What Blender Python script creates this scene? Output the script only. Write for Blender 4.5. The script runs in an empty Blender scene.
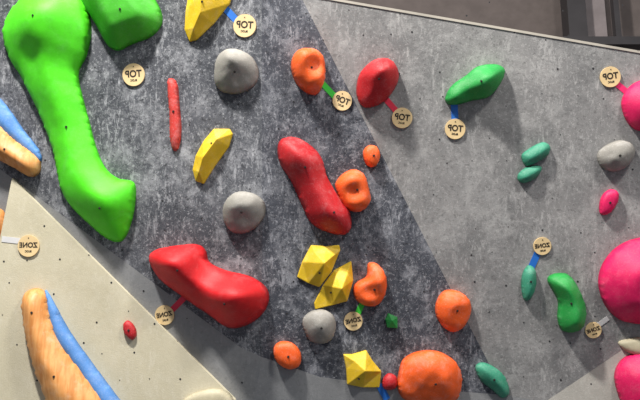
import bpy, bmesh, math, random
import numpy as np
from mathutils import Vector, Matrix, geometry
from mathutils import noise as mnoise
from mathutils.bvhtree import BVHTree
random.seed(4)
scene = bpy.context.scene
try:
    scene.view_settings.view_transform = 'Standard'
except Exception:
    pass

# ------------------------------------------------------------------ frames
PITCH = math.radians(15); S, C = math.sin(PITCH), math.cos(PITCH)
DIST = 4.5
CAM = Vector((0, -4.35, 1.6))
R3 = Matrix(((1, 0, 0), (0, -S, -C), (0, C, -S)))      # wall reference axes (15 deg overhang)
ORG = CAM + Vector((0, C, S)) * DIST
M = Matrix.Translation(ORG) @ R3.to_4x4()
EYE = Vector((0, 0, DIST))

def P(px, py, d=0.0):
    k = (DIST - d) / DIST
    return Vector(((px - 320) / 200 * k, (200 - py) / 200 * k, d))
def PF(px, d):
    """point where the wall meets the floor"""
    k = (DIST - d) / DIST
    return Vector(((px - 320) / 200 * k, (-ORG.z + 0.004 + d * S) / C, d))

cam_d = bpy.data.cameras.new('camera'); cam = bpy.data.objects.new('camera', cam_d)
scene.collection.objects.link(cam)
cam.matrix_world = Matrix.Translation(CAM) @ R3.to_4x4()
cam_d.sensor_width = 36; cam_d.lens = 36 * DIST / 3.2
scene.camera = cam

# ------------------------------------------------------------------ materials
def srgb(r, g, b):
    f = lambda c: (c/255/12.92) if c/255 <= .04045 else ((c/255+.055)/1.055)**2.4
    return (f(r), f(g), f(b), 1)

def nt_new(name):
    m = bpy.data.materials.new(name); m.use_nodes = True
    nt = m.node_tree; b = nt.nodes['Principled BSDF']
    return m, nt, b

def noise(nt, co, scale, detail=6, rough=.6, dist=0.0):
    n = nt.nodes.new('ShaderNodeTexNoise')
    n.inputs['Scale'].default_value = scale; n.inputs['Detail'].default_value = detail
    n.inputs['Roughness'].default_value = rough; n.inputs['Distortion'].default_value = dist
    nt.links.new(co, n.inputs['Vector']); return n.outputs['Fac']
def ramp(nt, fac, a, b, va=0.0, vb=1.0):
    r = nt.nodes.new('ShaderNodeMapRange'); r.clamp = True
    r.inputs['From Min'].default_value = a; r.inputs['From Max'].default_value = b
    r.inputs['To Min'].default_value = va; r.inputs['To Max'].default_value = vb
    nt.links.new(fac, r.inputs['Value']); return r.outputs['Result']
def mix(nt, fac, a, b):
    m = nt.nodes.new('ShaderNodeMix'); m.data_type = 'RGBA'
    for s, v in ((m.inputs[0], fac), (m.inputs[6], a), (m.inputs[7], b)):
        if hasattr(v, 'is_output'): nt.links.new(v, s)
        else: s.default_value = v
    return m.outputs[2]
def math_n(nt, op, a, b):
    m = nt.nodes.new('ShaderNodeMath'); m.operation = op
    for s, v in ((m.inputs[0], a), (m.inputs[1], b)):
        if hasattr(v, 'is_output'): nt.links.new(v, s)
        else: s.default_value = v
    return m.outputs[0]
def bump(nt, b, h, strength, dist=.01):
    n = nt.nodes.new('ShaderNodeBump'); n.inputs['Strength'].default_value = strength
    n.inputs['Distance'].default_value = dist
    nt.links.new(h, n.inputs['Height']); nt.links.new(n.outputs['Normal'], b.inputs['Normal'])
def mapped(nt, co, sc, rot=0.0):
    mp = nt.nodes.new('ShaderNodeMapping'); mp.inputs['Scale'].default_value = sc
    mp.inputs['Rotation'].default_value = (0, 0, rot)
    nt.links.new(co, mp.inputs['Vector']); return mp.outputs[0]

def wall_mat(name, dark, lite, chalk, amt, rough=.8, tex=1.0):
    m, nt, b = nt_new(name)
    co = nt.nodes.new('ShaderNodeTexCoord').outputs['Object']
    big = ramp(nt, noise(nt, co, 2.2, 5, .6, .4), .38, .64)
    c = mix(nt, big, dark, lite)
    # cloudy chalk
    med = ramp(nt, noise(nt, co, 7, 10, .78, .3), .49, .70, 0, amt)
    c = mix(nt, med, c, chalk)
    # smeared scuffs, gated into patches
    gate = ramp(nt, noise(nt, co, 3.0, 4, .6), .40, .58)
    for rot, sc in ((.5, 30), (-.7, 38)):
        f = ramp(nt, noise(nt, mapped(nt, co, (1, .3, 1), rot), sc, 6, .75, .5), .55, .66, 0, amt)
        c = mix(nt, math_n(nt, 'MULTIPLY', f, gate), c, chalk)
    # speckle of worn grit paint
    sp = ramp(nt, noise(nt, co, 62, 6, .85), .54, .63, 0, amt)
    c = mix(nt, sp, c, chalk)
    dk = ramp(nt, noise(nt, co, 48, 6, .8), .37, .46, .75 * tex, 0)
    c = mix(nt, dk, c, tuple(x * .35 for x in dark[:3]) + (1,))
    nt.links.new(c, b.inputs['Base Color'])
    b.inputs['Roughness'].default_value = rough
    b.inputs['Specular IOR Level'].default_value = .25
    bump(nt, b, noise(nt, co, 160, 4, .7), .35, .004)
    return m

def hold_mat(name, col, chalk=.35, rough=.52, chalkcol=None):
    m, nt, b = nt_new(name)
    co = nt.nodes.new('ShaderNodeTexCoord').outputs['Object']
    base = srgb(*col)
    dk = tuple(x * .8 for x in base[:3]) + (1,)
    c = mix(nt, ramp(nt, noise(nt, co, 9, 4, .6), .35, .6), dk, base)
    ck = chalkcol or tuple(min(1, x * .45 + .42) for x in base[:3]) + (1,)
    f = ramp(nt, noise(nt, co, 12, 10, .8, .3), .50, .74, 0, chalk)
    c = mix(nt, f, c, ck)
    f2 = ramp(nt, noise(nt, co, 150, 4, .75), .58, .70, 0, chalk)
    c = mix(nt, f2, c, ck)
    nt.links.new(c, b.inputs['Base Color'])
    rr = ramp(nt, f, 0, .5, rough, min(1, rough+.3)); nt.links.new(rr, b.inputs['Roughness'])
    b.inputs['Specular IOR Level'].default_value = .42
    bump(nt, b, noise(nt, co, 230, 4, .7), .5, .003)
    return m
def plain(name, col, rough=.6, metal=0):
    m, nt, b = nt_new(name)
    co = nt.nodes.new('ShaderNodeTexCoord').outputs['Object']
    base = srgb(*col)
    c = mix(nt, ramp(nt, noise(nt, co, 6, 5, .6), .35, .65), tuple(x*.8 for x in base[:3])+(1,), base)
    nt.links.new(c, b.inputs['Base Color'])
    b.inputs['Roughness'].default_value = rough; b.inputs['Metallic'].default_value = metal
    return m
def wood_mat(name, a, bcol, rot):
    m, nt, b = nt_new(name)
    co = nt.nodes.new('ShaderNodeTexCoord').outputs['Object']
    g = noise(nt, mapped(nt, co, (12, 1.2, 5), rot), 4, 4, .55, .5)
    c = mix(nt, ramp(nt, g, .36, .64), srgb(*a), srgb(*bcol))
    fine = ramp(nt, noise(nt, mapped(nt, co, (60, 2, 20), rot), 8, 3, .6), .5, .7, 0, .22)
    c = mix(nt, fine, c, tuple(x*.5 for x in srgb(*a)[:3])+(1,))
    ck = ramp(nt, noise(nt, co, 14, 8, .75), .52, .74, 0, .4)
    c = mix(nt, ck, c, srgb(230, 212, 184))
    nt.links.new(c, b.inputs['Base Color']); b.inputs['Roughness'].default_value = .5
    bump(nt, b, g, .08, .003)
    return m

M_A = wall_mat('grey_textured_panel', srgb(67, 70, 76), srgb(90, 92, 98), srgb(188, 190, 194), .60)
M_B = wall_mat('dark_textured_panel', srgb(58, 61, 69), srgb(80, 83, 91), srgb(182, 184, 190), .56)
M_D = wall_mat('light_grey_panel', srgb(118, 118, 118), srgb(142, 141, 140), srgb(194, 193, 191), .5, tex=.65)
M_C = wall_mat('mid_grey_panel', srgb(124, 126, 128), srgb(136, 137, 138), srgb(172, 172, 172), .22, tex=.3)
M_F = wall_mat('pale_volume_paint', srgb(188, 181, 156), srgb(202, 195, 170), srgb(216, 211, 194), .3, tex=.10)
M_E = wall_mat('pale_grey_panel', srgb(154, 151, 144), srgb(168, 165, 158), srgb(194, 192, 186), .3, tex=.15)
M_ply = plain('plywood_edge', (176, 170, 158))
M_hole = plain('tnut_hole', (34, 34, 37))
M_bolt = plain('bolt_steel', (62, 58, 56), .4, .3)
M_tag = plain('birch_disc', (232, 204, 152), .6)
M_ink = plain('burnt_ink', (38, 28, 20), .7)

H = {
 'fgreen': hold_mat('fluoro_green', (84, 226, 26), .12),
 'green': hold_mat('green', (66, 176, 36), .15),
 'dgreen': hold_mat('emerald', (34, 152, 66), .2),
 'mint': hold_mat('teal_green', (58, 146, 116), .3),
 'yellow': hold_mat('yellow', (230, 192, 36), .3),
 'red': hold_mat('red', (212, 22, 30), .13),
 'dred': hold_mat('dark_red', (186, 28, 36), .28),
 'brick': hold_mat('coral_red', (206, 62, 56), .45),
 'orange': hold_mat('orange', (250, 100, 34), .40),
 'grey': hold_mat('stone_grey', (144, 141, 134), .5, .75),
 'pink': hold_mat('magenta', (222, 18, 92), .15),
 'tan': wood_mat('laminated_wood', (206, 134, 68), (226, 164, 98), .5),
 'blue': hold_mat('sky_blue', (84, 138, 204), .4),
 'cream': hold_mat('cream', (188, 180, 152), .4),
}
T = {'blue': plain('blue_tape', (30, 108, 200)), 'green': plain('green_tape', (60, 205, 60)),
     'red': plain('red_tape', (214, 40, 70)), 'pink': plain('pink_tape', (226, 40, 110)),
     'white': plain('white_tape', (214, 214, 214))}

def link(me, name, mats, mw, parent=None, smooth=False):
    for m in mats: me.materials.append(m)
    ob = bpy.data.objects.new(name, me); scene.collection.objects.link(ob)
    ob.matrix_world = mw
    if parent:
        ob.parent = parent; ob.matrix_parent_inverse = parent.matrix_world.inverted()
    return ob
def empty(name, mw):
    e = bpy.data.objects.new(name, None); scene.collection.objects.link(e)
    e.matrix_world = mw; e.empty_display_size = .1
    bpy.context.view_layer.update()
    return e
def compact(bm):
    me = bpy.data.meshes.new('tmp'); bm.to_mesh(me); bm.free()
    b2 = bmesh.new(); b2.from_mesh(me); bpy.data.meshes.remove(me); return b2

# ------------------------------------------------------------------ climbing wall
fA = lambda px: (px - 262) * .0006
fB = lambda px: -(px - 262) * .0008
fD = lambda px, py: -.03 + (px - 300) * .0001055 - (py + 5) * .000454
front_v, front_f = [], []
wall = empty('climbing_wall', M)
def panel(name, pts, mat, back=.06, collide=True):
    bm = bmesh.new()
    f = [bm.verts.new(p) for p in pts]; n = len(f)
    k = [bm.verts.new(p - Vector((0, 0, back))) for p in pts]
    ff = bm.faces.new(f); bm.faces.new(k[::-1])
    for i in range(n):
        bm.faces.new((f[i], k[i], k[(i+1) % n], f[(i+1) % n]))
    bmesh.ops.triangulate(bm, faces=[ff], quad_method='BEAUTY', ngon_method='BEAUTY')
    bmesh.ops.recalc_face_normals(bm, faces=bm.faces)
    bm.verts.ensure_lookup_table()
    if collide:
        off = len(front_v); front_v.extend([v.co.copy() for v in bm.verts])
        bm.verts.index_update()
        front_f.extend([[v.index + off for v in fa.verts] for fa in bm.faces])
    me = bpy.data.meshes.new(name); bm.to_mesh(me); bm.free()
    return link(me, name, [mat], M, wall)
a1, a2 = P(262, -120, 0), P(262, 357, 0)
a3 = P(240, 347, fA(240)); a4 = PF(190, fA(190))
aL = P(12, 178, fA(12)); aL2 = P(-300, -53, fA(-300))
c1, c2, c3 = P(320, 377, fB(320)), P(400, 387, fB(400)), P(505, 395, fB(505))
panel('panel_main', [P(-300, -120, fA(-300)), aL2, aL, a3, a2, a1], M_A)
panel('panel_lower_side', [aL2, PF(-300, fA(-300)-.05), PF(190, -.10), a3, aL], M_C)
d0 = P(300, -5, -.03)
panel('panel_centre', [a1, a2, c1, c2, c3, d0, P(285, -120, fB(285))], M_B)
e1, e2, e3 = P(545, 402, fD(545, 402)), P(640, 338, fD(640, 338)), P(900, 180, fD(900, 180))
d1, d2 = P(640, 52, fD(640, 52)), P(900, 98, fD(900, 98))
panel('panel_slab', [d0, c3, e1, e2, e3, d2, d1], M_D)
f1 = PF(560, -.22)
panel('panel_lower', [a3, PF(190, -.10), f1, e1, c3, c2, c1, a2], M_C)
panel('panel_corner', [e1, f1, PF(900, .15), e3, e2], M_E)
# pale triangular volume standing on the left panel
g0, g1, g2, g3 = P(12, 178, fA(12)+.03), P(235, 400, fA(235)+.03), PF(420, .10), PF(-120, .12)
panel('triangle_volume', [g0, P(0, 238, fA(0)+.06), g3, g2, g1], M_F, .35)
def strip(name, p, q, w, th, mat, off=.0):
    bm = bmesh.new(); d = (q - p).normalized(); up = Vector((0, 0, 1)).cross(d).normalized()
    vs = []
    for e in (p, q):
        for a, b in ((0, off), (w, off), (w, off - th), (0, off - th)):
            vs.append(bm.verts.new(e + up * a + Vector((0, 0, b))))
    for i in range(4):
        bm.faces.new((vs[i], vs[(i+1) % 4], vs[4+(i+1) % 4], vs[4+i]))
    bm.faces.new(vs[:4][::-1]); bm.faces.new(vs[4:])
    bmesh.ops.recalc_face_normals(bm, faces=bm.faces)
    me = bpy.data.meshes.new(name); bm.to_mesh(me); bm.free()
    return link(me, name, [mat], M, wall)
strip('top_edge', d0, d2, .012, .07, M_ply, .004)
BV = BVHTree.FromPolygons(front_v, front_f)

def hit(px, py):
    d = (P(px, py, 0) - EYE).normalized()
    loc, n, i, t = BV.ray_cast(EYE, d)
    if loc is None:
        return P(px, py, 0), Vector((0, 0, 1))
    if n.z < 0: n = -n
    return loc, n
def frame(px, py):
    o, n = hit(px, py)
    u = (Vector((1, 0, 0)) - n * n.x).normalized(); v = n.cross(u)
    R = Matrix((u, v, n)).transposed().to_4x4()
    return o, n, u, v, Matrix.Translation(o) @ R
def to_plane(px, py, o, n, u, v):
    d = P(px, py, 0) - EYE
    t = (o - EYE).dot(n) / d.dot(n)
    q = EYE + d * t - o
    return q.dot(u), q.dot(v)

# t-nut holes as part of the wall
bm = bmesh.new()
for j in range(-2, 16):
    for i in range(-3, 26):
        px = i * 31 + (15 if j % 2 else 0) + random.uniform(-8, 8); py = j * 31 + 8 + random.uniform(-8, 8)
        loc, n = hit(px, py)
        if abs(loc.z) > .6: continue
        if random.random() < .3: continue
        q = n.to_track_quat('Z', 'Y').to_matrix().to_4x4()
        bmesh.ops.create_circle(bm, cap_ends=True, segments=10, radius=random.choice((.004, .005, .003)), matrix=Matrix.Translation(loc + n*.0012) @ q)
me = bpy.data.meshes.new('tnut_holes'); bm.to_mesh(me); bm.free()
link(me, 'tnut_holes', [M_hole], M, wall)

# ------------------------------------------------------------------ holds
def catmull(pts, n=10):
    out = []; L = len(pts)
    for i in range(L):
        p0, p1, p2, p3 = [Vector(pts[(i+k-1) % L]) for k in range(4)]
        for s in range(n):
            t = s / n
            out.append(.5*((2*p1)+(p2-p0)*t+(2*p0-5*p1+4*p2-p3)*t*t+(3*p1-p0-3*p2+p3)*t**3))
    return out
def resample(pts, s):
    L = len(pts); seg = [(pts[(i+1) % L]-pts[i]).length for i in range(L)]
    tot = sum(seg); n = max(16, int(tot/s)); out = []; i = 0; acc = 0
    for k in range(n):
        tgt = tot*k/n
        while acc + seg[i] < tgt: acc += seg[i]; i += 1
        t = (tgt-acc)/max(seg[i], 1e-9)
        out.append(pts[i].lerp(pts[(i+1) % L], t))
    return out
def inside(x, y, poly):
    c = False; j = len(poly)-1
    for i in range(len(poly)):
        a, b = poly[i], poly[j]
        if (a.y > y) != (b.y > y) and x < (b.x-a.x)*(y-a.y)/(b.y-a.y)+a.x: c = not c
        j = i
    return c

def bolt_geo(bm, tree, x, y, r=.0065):
    loc, n, i, t = tree.ray_cast(Vector((x, y, 1)), Vector((0, 0, -1)))
    if loc is None: return
    if n.z < 0: n = -n
    q = n.to_track_quat('Z', 'Y').to_matrix().to_4x4()
    for rr, r2, dp, off in ((r, r*.85, .006, 0), (r*.5, r*.5, .004, .004)):
        g = bmesh.ops.create_cone(bm, cap_ends=True, segments=14 if off == 0 else 6, radius1=rr, radius2=r2, depth=dp, matrix=Matrix.Translation(loc + n*off) @ q)
        for f in {f for v in g['verts'] for f in v.link_faces}: f.material_index = 1

def dome(name, pts, h, mat, k=1.0, ctrl=(), skew=(0, 0), bolts=(), parent=None, exp=.5, base=-.006, roof=0.0, lump=.03, rc=.8):
    pts = [(x, -y) for x, y in pts]
    sm = catmull(pts)
    xs = [p.x for p in sm]; ys = [p.y for p in sm]
    size = max(max(xs)-min(xs), max(ys)-min(ys)); s = max(.9, min(size/42, 2.6))
    bd = resample(sm, s)
    cx, cy = sum(p.x for p in bd)/len(bd), sum(p.y for p in bd)/len(bd)
    ba = np.array([(p.x, p.y) for p in bd]); inn = []
    y = min(ys); row = 0
    while y < max(ys):
        x = min(xs) + (s/2 if row % 2 else 0)
        while x < max(xs):
            if inside(x, y, bd) and np.min((ba[:, 0]-x)**2+(ba[:, 1]-y)**2) > (.6*s)**2: inn.append(Vector((x, y)))
            x += s
        y += s*.866; row += 1
    nb = len(bd)
    vs, es, fs, *_ = geometry.delaunay_2d_cdt(bd+inn, [], [list(range(nb))], 1, 1e-5)
    nv = len(vs)
    E = set()
    for f in fs:
        for i in range(len(f)):
            a, b = f[i], f[(i+1) % len(f)]; E.add((min(a, b), max(a, b)))
    E = np.array(sorted(E)); deg = np.maximum(np.bincount(E.ravel(), minlength=nv), 1)
    V = np.array([(v.x, v.y) for v in vs])
    D = np.sqrt(np.array([np.min((ba[:, 0]-p[0])**2+(ba[:, 1]-p[1])**2) for p in V]))
    isb = D < 1e-3
    u = np.zeros(nv)
    nb_avg = lambda a: (np.bincount(E[:, 0], a[E[:, 1]], nv)+np.bincount(E[:, 1], a[E[:, 0]], nv))/deg
    for it in range(1300):
        u = nb_avg(u)+1; u[isb] = 0
    u /= u.max()
    f = u**exp
    if k > 1: f = np.tanh(k*f)/math.tanh(k)
    if roof > 0:
        rf = np.minimum(D/(rc*D.max()), 1.0)
        for _ in range(9 if size > 150 else 4): rf = nb_avg(rf); rf[isb] = 0
        f = (1-roof)*f + roof*(.15*(D > .1)+.85*rf)
        f[isb] = 0
    W = np.ones(nv)
    for (qx, qy, a, sg) in ctrl:
        W += a*np.exp(-((V[:, 0]-qx)**2+(V[:, 1]+qy)**2)/(2*sg*sg))
    for i in range(nv):
        W[i] += lump*mnoise.noise(Vector((V[i, 0]/14, V[i, 1]/14, cx))) + lump*.25*mnoise.noise(Vector((V[i, 0]/6, V[i, 1]/6, cy)))
    hh = f*W
    o, n, uu, vv, F = frame(cx, -cy)
    bm = bmesh.new(); bv = []
    for i in range(nv):
        X, Y = to_plane(V[i, 0]+skew[0]*hh[i], -V[i, 1]+skew[1]*hh[i], o, n, uu, vv)
        z = h*hh[i] + (base if isb[i] else 0)
        bv.append(bm.verts.new((X, Y, z)))
    for fc in fs:
        try: bm.faces.new([bv[i] for i in fc])
        except ValueError: pass
    bmesh.ops.contextual_create(bm, geom=[e for e in bm.edges if e.is_boundary])
    bmesh.ops.recalc_face_normals(bm, faces=bm.faces)
    for fa in bm.faces: fa.smooth = True
    bm = compact(bm)
    tree = BVHTree.FromBMesh(bm)
    for (bx, by) in bolts:
        X, Y = to_plane(bx, by, o, n, uu, vv); bolt_geo(bm, tree, X, Y)
    me = bpy.data.meshes.new(name); bm.to_mesh(me); bm.free()
    return link(me, name, [H[mat] if isinstance(mat, str) else mat, M_bolt], M @ F, parent)

def facet(name, outline, tops, mat, ridges=(), bolts=(), side=.012, bevel=.004):
    """faceted hold: outline in order, raised points (x,y,h)"""
    n0 = len(outline)
    allp = [Vector((x, -y)) for x, y in outline]+[Vector((x, -y)) for x, y, _ in tops]
    vs, es, fs, *_ = geometry.delaunay_2d_cdt(allp, [(a, b) for a, b in ridges], [list(range(n0))], 1, 1e-5)
    cx = sum(p[0] for p in outline)/n0; cy = sum(p[1] for p in outline)/n0
    o, n, u, v, F = frame(cx, cy)
    bm = bmesh.new(); bv = []
    for q in vs:
        z = side
        for (x, y, hh) in tops:
            if (Vector((x, -y))-q).length < .01: z = hh
        X, Y = to_plane(q.x, -q.y, o, n, u, v); bv.append(bm.verts.new((X, Y, z)))
    for f in fs: bm.faces.new([bv[i] for i in f])
    be = [e for e in bm.edges if e.is_boundary]
    r = bmesh.ops.extrude_edge_only(bm, edges=be)
    for g in r['geom']:
        if isinstance(g, bmesh.types.BMVert): g.co.z = -.006
    bmesh.ops.contextual_create(bm, geom=[e for e in bm.edges if e.is_boundary])
    bmesh.ops.recalc_face_normals(bm, faces=bm.faces)
    bmesh.ops.bevel(bm, geom=[e for e in bm.edges], offset=bevel, segments=2, affect='EDGES', profile=.6)
    bm = compact(bm)
    tree = BVHTree.FromBMesh(bm)
    for (bx, by) in bolts:
        X, Y = to_plane(bx, by, o, n, u, v); bolt_geo(bm, tree, X, Y, .006)
    me = bpy.data.meshes.new(name); bm.to_mesh(me); bm.free()
    return link(me, name, [H[mat], M_bolt], M @ F)

# --- greens, upper left
dome('fluoro_green_climbing_hold', [(3,32),(14,9),(30,-6),(60,-14),(80,-4),(89,12),(92,32),(87,56),(79,74),(83,96),(90,122),(97,148),(106,168),(118,178),(134,182),(136,198),(132,222),(123,241),(108,240),(88,224),(70,206),(60,188),(52,150),(39,115),(22,80),(8,56)],
     .14, 'fgreen', 1.4, ctrl=[(45,20,.3,22),(36,62,-.2,12),(78,130,-.2,22),(118,205,.3,18)], skew=(3,-4), bolts=[(47,22),(72,128),(108,208)], roof=.7)
dome('green_climbing_hold', [(78,-6),(95,-22),(140,-22),(155,-2),(163,16),(160,29),(150,38),(132,45),(118,51),(106,44),(95,24)],
     .10, 'green', 1.6, ctrl=[(128,10,.25,20)], bolts=[(128,14)], roof=.85, rc=.55)
facet('yellow_climbing_hold', [(190,-12),(234,-12),(230,4),(214,24),(197,40),(190,42),(185,30),(186,12)],
      [(206,-6,.09),(204,16,.08),(196,30,.05)], 'yellow', bolts=[(206,5)])
dome('grey_climbing_hold', [(218,58),(226,51),(238,50),(252,57),(259,71),(255,86),(240,94),(224,93),(215,84),(215,68)], .09, 'grey', 1.2, ctrl=[(236,62,.25,10),(243,84,-.2,8)], skew=(0,-3), bolts=[(238,74)], roof=.4, lump=.10)
dome('coral_climbing_hold', [(167,82),(172,78),(178,84),(180,105),(182,128),(180,146),(175,152),(170,142),(169,115)], .035, 'brick', 1.3, bolts=[(175,112)], roof=.5)
facet('yellow_climbing_hold', [(214,129),(230,129),(233,134),(229,147),(214,168),(204,184),(196,181),(193,170),(196,156),(204,141)],
      [(219,140,.06),(206,158,.065),(201,172,.045)], 'yellow', bolts=[(214,144)])
dome('grey_climbing_hold', [(227,200),(238,192),(255,194),(265,204),(263,220),(250,232),(234,233),(225,224),(223,210)], .09, 'grey', 1.2, ctrl=[(240,204,.25,10),(250,222,-.2,8)], skew=(0,-3), bolts=[(245,212)], roof=.4, lump=.10)
dome('red_climbing_hold', [(149,262),(153,251),(172,246),(196,244),(206,250),(210,262),(226,270),(250,276),(265,286),(269,299),(262,315),(246,326),(228,328),(208,315),(182,297),(160,280)],
     .15, 'red', 1.4, ctrl=[(178,262,.25,18),(245,300,.35,20),(212,280,-.3,13)], skew=(0,-5), bolts=[(186,268),(232,300)], roof=.75)
dome('red_climbing_hold', [(277,150),(281,139),(296,137),(312,146),(322,158),(328,178),(338,195),(349,210),(352,226),(344,235),(326,232),(310,222),(300,202),(290,180),(280,165)],
     .10, 'dred', 1.4, ctrl=[(295,155,.25,16),(330,212,.25,16)], bolts=[(302,168),(330,212)], roof=.7)
dome('orange_climbing_hold', [(291,62),(297,51),(311,49),(322,56),(325,68),(324,82),(318,94),(308,94),(298,86),(292,75)], .10, 'orange', 1.2, ctrl=[(302,60,.3,9),(313,68,-.3,6),(318,84,.2,8)], skew=(0,-1), bolts=[(309,70)], lump=.06)
dome('red_climbing_hold', [(356,88),(360,73),(372,61),(386,58),(396,65),(399,78),(393,92),(381,104),(366,108),(358,101)], .11, 'dred', 1.3, ctrl=[(382,70,.3,12),(368,92,-.25,10)], skew=(0,-2), bolts=[(378,80)], roof=.5)
dome('green_climbing_hold', [(445,97),(452,85),(466,75),(478,66),(496,64),(505,70),(501,83),(489,97),(472,101),(457,105),(447,104)], .09, 'dgreen', 1.5, ctrl=[(485,78,.3,12),(465,92,-.25,8)], bolts=[(478,82)], roof=.7)
dome('orange_climbing_hold', [(363,151),(369,145),(377,147),(380,156),(376,166),(369,167),(364,161)], .045, 'orange', 1.2, bolts=[(372,156)], lump=.06)
dome('orange_climbing_hold', [(335,184),(342,174),(354,169),(364,175),(368,188),(370,201),(362,211),(350,211),(341,204),(337,194)], .09, 'orange', 1.2, ctrl=[(352,180,.25,9),(350,192,-.3,6),(360,202,.2,8)], bolts=[(354,190)], lump=.06)
facet('yellow_climbing_hold', [(311,245),(325,246),(339,245),(340,250),(331,272),(319,287),(308,283),(297,277),(302,262)],
      [(322,262,.085),(314,252,.035)], 'yellow', bolts=[(318,272)])
facet('yellow_climbing_hold', [(351,261),(353,280),(347,301),(332,305),(315,309),(314,303),(323,285),(334,270)],
      [(339,287,.085),(347,272,.03)], 'yellow', bolts=[(330,292)])
dome('orange_climbing_hold', [(353,288),(357,281),(366,276),(368,263),(378,264),(385,276),(385,291),(378,304),(366,306),(356,300)], .09, 'orange', 1.2, ctrl=[(376,276,.3,8),(366,290,-.25,6)], bolts=[(371,288)], lump=.06)
dome('grey_climbing_hold', [(302,322),(309,312),(322,309),(333,315),(336,327),(331,340),(320,344),(308,339)], .075, 'grey', 1.3, skew=(0,-1), bolts=[(319,326)], roof=.4, lump=.10)
facet('small_green_climbing_hold', [(388,313),(397,317),(397,328),(387,327),(385,319)], [(391,320,.03)], 'dgreen', bevel=.002)
dome('orange_climbing_hold', [(437,299),(445,290),(459,291),(469,300),(470,313),(463,327),(452,332),(441,325),(435,312)], .08, 'orange', 1.2, ctrl=[(448,302,.2,9),(456,312,-.2,7)], bolts=[(453,309)], lump=.06, roof=.3)
dome('orange_climbing_hold', [(273,348),(281,341),(293,343),(301,353),(299,366),(287,369),(276,361)], .05, 'orange', 1.3, bolts=[(287,355)], lump=.06)
facet('yellow_climbing_hold', [(343,354),(352,354),(366,350),(372,360),(381,371),(379,387),(362,387),(347,384),(346,368)],
      [(362,368,.085),(353,360,.04)], 'yellow', bolts=[(357,377)])
dome('orange_climbing_hold', [(398,374),(403,359),(418,351),(438,351),(455,361),(461,375),(460,390),(452,402),(428,404),(405,400),(397,388)], .11, 'orange', 1.4, ctrl=[(428,362,.2,16),(420,384,-.15,10)], skew=(0,-2), bolts=[(430,380)], roof=.4, lump=.06)
dome('small_red_climbing_hold', [(382,380),(388,373),(396,376),(397,386),(390,390),(383,388)], .04, 'dred')
dome('teal_climbing_hold', [(475,367),(482,362),(495,367),(505,377),(509,392),(502,398),(492,390),(480,380)], .05, 'mint', 1.4, bolts=[(491,378)], roof=.5)
dome('teal_climbing_hold', [(521,156),(528,149),(542,142),(550,146),(548,155),(538,162),(526,166)], .045, 'mint', 1.3, roof=.5)
dome('teal_climbing_hold', [(518,174),(526,167),(536,165),(542,168),(537,177),(526,183),(518,181)], .04, 'mint', 1.3, roof=.5)
dome('grey_climbing_hold', [(597,154),(606,145),(620,140),(632,144),(634,155),(627,166),(613,172),(600,166)], .07, 'grey', 1.3, bolts=[(616,155)], roof=.4, lump=.12)
dome('small_magenta_climbing_hold', [(599,205),(602,195),(610,189),(618,192),(617,203),(608,214),(600,214)], .04, 'pink', 1.3, bolts=[(608,202)])
dome('magenta_climbing_hold', [(621,105),(626,90),(638,81),(655,79),(668,90),(672,108),(662,126),(643,132),(628,124)], .10, 'pink', 1.5, bolts=[(640,104)], roof=.6, rc=.6)
dome('magenta_climbing_hold', [(598,284),(602,264),(616,247),(636,238),(660,238),(682,252),(693,275),(690,300),(672,318),(648,324),(622,321),(605,306)], .15, 'pink', 1.6, ctrl=[(628,262,.15,16)], bolts=[(644,282)], roof=.8, rc=.55)
dome('magenta_climbing_hold', [(614,380),(618,363),(630,354),(650,351),(670,362),(678,384),(668,408),(645,418),(624,408)], .12, 'pink', 1.5, roof=.6, rc=.6)
dome('cream_climbing_hold', [(617,342),(628,338),(642,337),(656,342),(655,351),(640,356),(625,351)], .05, 'cream', 1.3)
dome('green_climbing_hold', [(547,281),(552,274),(565,273),(574,280),(581,293),(586,310),(583,326),(573,332),(561,330),(557,318),(557,300)], .09, 'dgreen', 1.5, ctrl=[(562,286,.2,10),(572,318,.2,10)], bolts=[(567,300)], roof=.7)
dome('teal_climbing_hold', [(522,274),(528,265),(535,269),(536,284),(531,298),(524,300),(521,288)], .05, 'mint', 1.3, bolts=[(529,280)], roof=.4)
dome('small_red_climbing_hold', [(123,325),(128,320),(135,326),(137,335),(132,340),(125,334)], .03, 'dred', 1.2, bolts=[(130,330)])
dome('cream_climbing_hold', [(182,402),(196,392),(214,388),(228,392),(234,404),(220,414),(196,414)], .05, 'cream', 1.3)
dome('wooden_climbing_hold', [(-22,212),(2,209),(7,226),(3,246),(-4,268),(-26,262)], .05, 'tan', 1.3)

def duo(pt_tan, pt_blue, h1, h2, bolts):
    o, n, u, v, F = frame(*pt_tan[0])
    e = empty('wood_and_blue_climbing_hold', M @ F)
    dome('wooden_body', pt_tan, h1, 'tan', 1.5, bolts=bolts, parent=e, roof=.6)
    dome('blue_wing', pt_blue, h2, 'blue', 1.7, parent=e, roof=.6)
duo([(-24,112),(0,122),(16,138),(32,150),(41,160),(40,173),(30,177),(14,168),(-6,158),(-26,150)],
    [(-24,88),(-2,96),(12,112),(26,132),(40,150),(42,162),(30,156),(14,144),(-6,130),(-26,120)], .10, .05, [(12,150)])
duo([(22,300),(28,290),(40,288),(48,296),(54,318),(64,340),(80,362),(100,388),(116,414),(60,420),(44,392),(32,360),(25,330)],
    [(44,290),(50,294),(60,312),(74,336),(94,364),(114,391),(128,412),(104,416),(84,384),(66,358),(52,334)], .13, .06, [(38,312),(62,374)])

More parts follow.
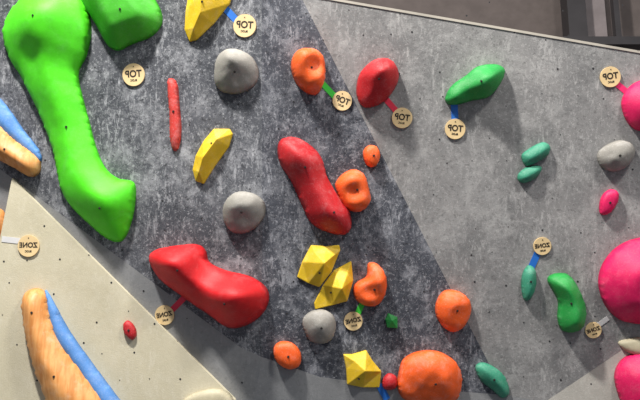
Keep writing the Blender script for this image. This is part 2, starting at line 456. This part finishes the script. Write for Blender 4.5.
# ------------------------------------------------------------------ route tags
def text_bm(bm, body, size, cx, cy, z, rot, mi, squash=1.0):
    cu = bpy.data.curves.new('t', 'FONT'); cu.body = body; cu.size = size
    cu.align_x = 'CENTER'; cu.align_y = 'CENTER'; cu.extrude = .0006; cu.offset = size*.026
    ob = bpy.data.objects.new('t', cu); scene.collection.objects.link(ob)
    bpy.context.view_layer.update()
    dg = bpy.context.evaluated_depsgraph_get()
    me = bpy.data.meshes.new_from_object(ob.evaluated_get(dg))
    bpy.data.objects.remove(ob); bpy.data.curves.remove(cu)
    nf, nv = len(bm.faces), len(bm.verts)
    bm.from_mesh(me); bpy.data.meshes.remove(me)
    bm.faces.ensure_lookup_table(); bm.verts.ensure_lookup_table()
    c, s = math.cos(rot), math.sin(rot)
    for v in bm.verts[nv:]:
        x, y = -v.co.x*squash+cx, v.co.y+cy          # lettering reads mirrored, as on the real discs in the picture
        v.co = Vector((c*x-s*y, s*x+c*y, v.co.z+z))
    for f in bm.faces[nf:]:
        f.material_index = mi; f.normal_flip()

def tag(kind, px, py, rot=0.0, tape=None, r=.058):
    o, n, u, v, F = frame(px, py)
    bm = bmesh.new()
    bmesh.ops.create_cone(bm, cap_ends=True, segments=48, radius1=r, radius2=r, depth=.007, matrix=Matrix.Translation((0, 0, .0055)))
    edges = [e for e in bm.edges if all(abs(vv.co.z-.009) < 1e-4 for vv in e.verts)]
    bmesh.ops.bevel(bm, geom=edges, offset=.0012, segments=2, affect='EDGES')
    bm = compact(bm)
    rt = math.radians(rot); k = r/.058
    if kind == 'TOP': text_bm(bm, 'TOP', .048*k, 0, .004*k, .0096, rt, 1, .92)
    else: text_bm(bm, 'ZONE', .037*k, 0, .004*k, .0096, rt, 1, .95)
    text_bm(bm, 'BLOC', .014*k, 0, -.028*k, .0096, rt, 1)
    g = bmesh.ops.create_cone(bm, cap_ends=True, segments=10, radius1=.003, radius2=.0025, depth=.003, matrix=Matrix.Translation((0, .042*k, .0095)))
    for f in {f for vv in g['verts'] for f in vv.link_faces}: f.material_index = 1
    mats = [M_tag, M_ink]
    if tape:
        col, x0, y0, x1, y1, w = tape
        mats.append(T[col])
        a = Vector(to_plane(x0, y0, o, n, u, v)); b = Vector(to_plane(x1, y1, o, n, u, v))
        d = (b-a).normalized(); pr = Vector((-d.y, d.x))*w/400
        vs = []
        for z in (.0005, .0022):
            for q in (a-pr, a+pr, b+pr, b-pr): vs.append(bm.verts.new((q.x, q.y, z)))
        fs = [(4,5,6,7), (3,2,1,0)]+[(i, (i+1) % 4, 4+(i+1) % 4, 4+i) for i in range(4)]
        new = [bm.faces.new([vs[i] for i in f]) for f in fs]
        for f in new: f.material_index = 2
        bmesh.ops.recalc_face_normals(bm, faces=new)
    name = 'top_route_tag' if kind == 'TOP' else 'zone_route_tag'
    me = bpy.data.meshes.new(name); bm.to_mesh(me); bm.free()
    return link(me, name, mats, M @ F)
tag('TOP', 134, 75, 3)
tag('TOP', 245, 26, -5, ('blue', 224, 7, 237, 21, 7))
tag('TOP', 342, 101, -20, ('green', 321, 82, 336, 98, 6), .050)
tag('TOP', 402, 118, -8, ('red', 384, 97, 398, 113, 6), .052)
tag('TOP', 455, 129, -5, ('blue', 454, 102, 455, 120, 7), .052)
tag('TOP', 610, 77, 8, ('pink', 612, 80, 628, 93, 6), .052)
tag('ZONE', 29, 246, 0, ('white', 2, 239, 20, 241, 6), .056)
tag('ZONE', 165, 315, 12, ('red', 186, 296, 171, 311, 6), .050)
tag('ZONE', 353, 321, 12, ('green', 362, 304, 356, 317, 6), .048)
tag('ZONE', 542, 246, 8, ('blue', 531, 268, 538, 252, 7), .046)
tag('ZONE', 593, 330, 20, ('white', 608, 318, 597, 326, 5), .042)
o, n, u, v, F = frame(383, 392)
bm = bmesh.new(); bmesh.ops.create_cube(bm, size=1, matrix=Matrix.Rotation(.5, 4, 'Z') @ Matrix.Diagonal((.035, .09, .003, 1)))
me = bpy.data.meshes.new('blue_tape_strip'); bm.to_mesh(me); bm.free()
link(me, 'blue_tape_strip', [T['blue']], M @ F @ Matrix.Translation((0, 0, .002)))

# ------------------------------------------------------------------ hall
def box(name, lo, hi, mat, parent=None):
    bm = bmesh.new(); c = [(a+b)/2 for a, b in zip(lo, hi)]
    bmesh.ops.create_cube(bm, size=1, matrix=Matrix.Diagonal((hi[0]-lo[0], hi[1]-lo[1], hi[2]-lo[2], 1)))
    me = bpy.data.meshes.new(name); bm.to_mesh(me); bm.free()
    return link(me, name, [mat], Matrix.Translation(c), parent)
M_back = plain('hall_cladding', (112, 102, 98), .8)
M_steel = plain('dark_steel', (58, 55, 57), .5)
M_lsteel = plain('grey_duct', (150, 140, 140), .6)
M_floor = plain('blue_grey_mat', (70, 76, 88), .8)
YB = 5.0
def hallx(px, y): return (px-320)/900*((y-CAM.y)/math.cos(math.radians(26)))*math.cos(math.radians(11))
box('floor', (-7, -7, -.1), (7, YB, 0), M_floor)
box('wall_back', (-7, YB, 0), (7, YB+.15, 8), M_back)
fr = empty('steel_frame', Matrix.Identity(4))
x = hallx(566, 4.6); box('column', (x, 4.5, 0), (x+.2, 4.75, 8), M_steel, fr)
x = hallx(612, 4.6); box('column_slim', (x, 4.5, 0), (x+.06, 4.6, 8), M_steel, fr)
zb = CAM.z + 8.9*math.tan(PITCH+math.atan((200-45)/900))
box('beam', (x-.6, 4.4, zb-.06), (6.8, 4.55, zb+.03), M_steel, fr)
box('duct', (hallx(586, 4.8), 4.78, 0), (hallx(606, 4.8), 4.97, 8), M_lsteel, fr)

# ------------------------------------------------------------------ lights
def area(name, loc, tgt, size, power, col=(1, 1, 1)):
    l = bpy.data.lights.new(name, 'AREA'); l.size = size; l.energy = power; l.color = col
    ob = bpy.data.objects.new(name, l); scene.collection.objects.link(ob)
    ob.location = loc; ob.rotation_euler = (Vector(tgt)-Vector(loc)).to_track_quat('-Z', 'Y').to_euler()
area('ceiling_light', (-1.7, -3.2, 7.2), (.2, 0, 2.4), .38, 720, (1, .96, .91))
area('ceiling_light', (2.8, -3.6, 6.4), (.8, 0, 2.2), .6, 200, (1, .965, .92))
w = bpy.data.worlds.new('world'); scene.world = w; w.use_nodes = True
w.node_tree.nodes['Background'].inputs[0].default_value = (.94, .95, 1, 1)
w.node_tree.nodes['Background'].inputs[1].default_value = .36
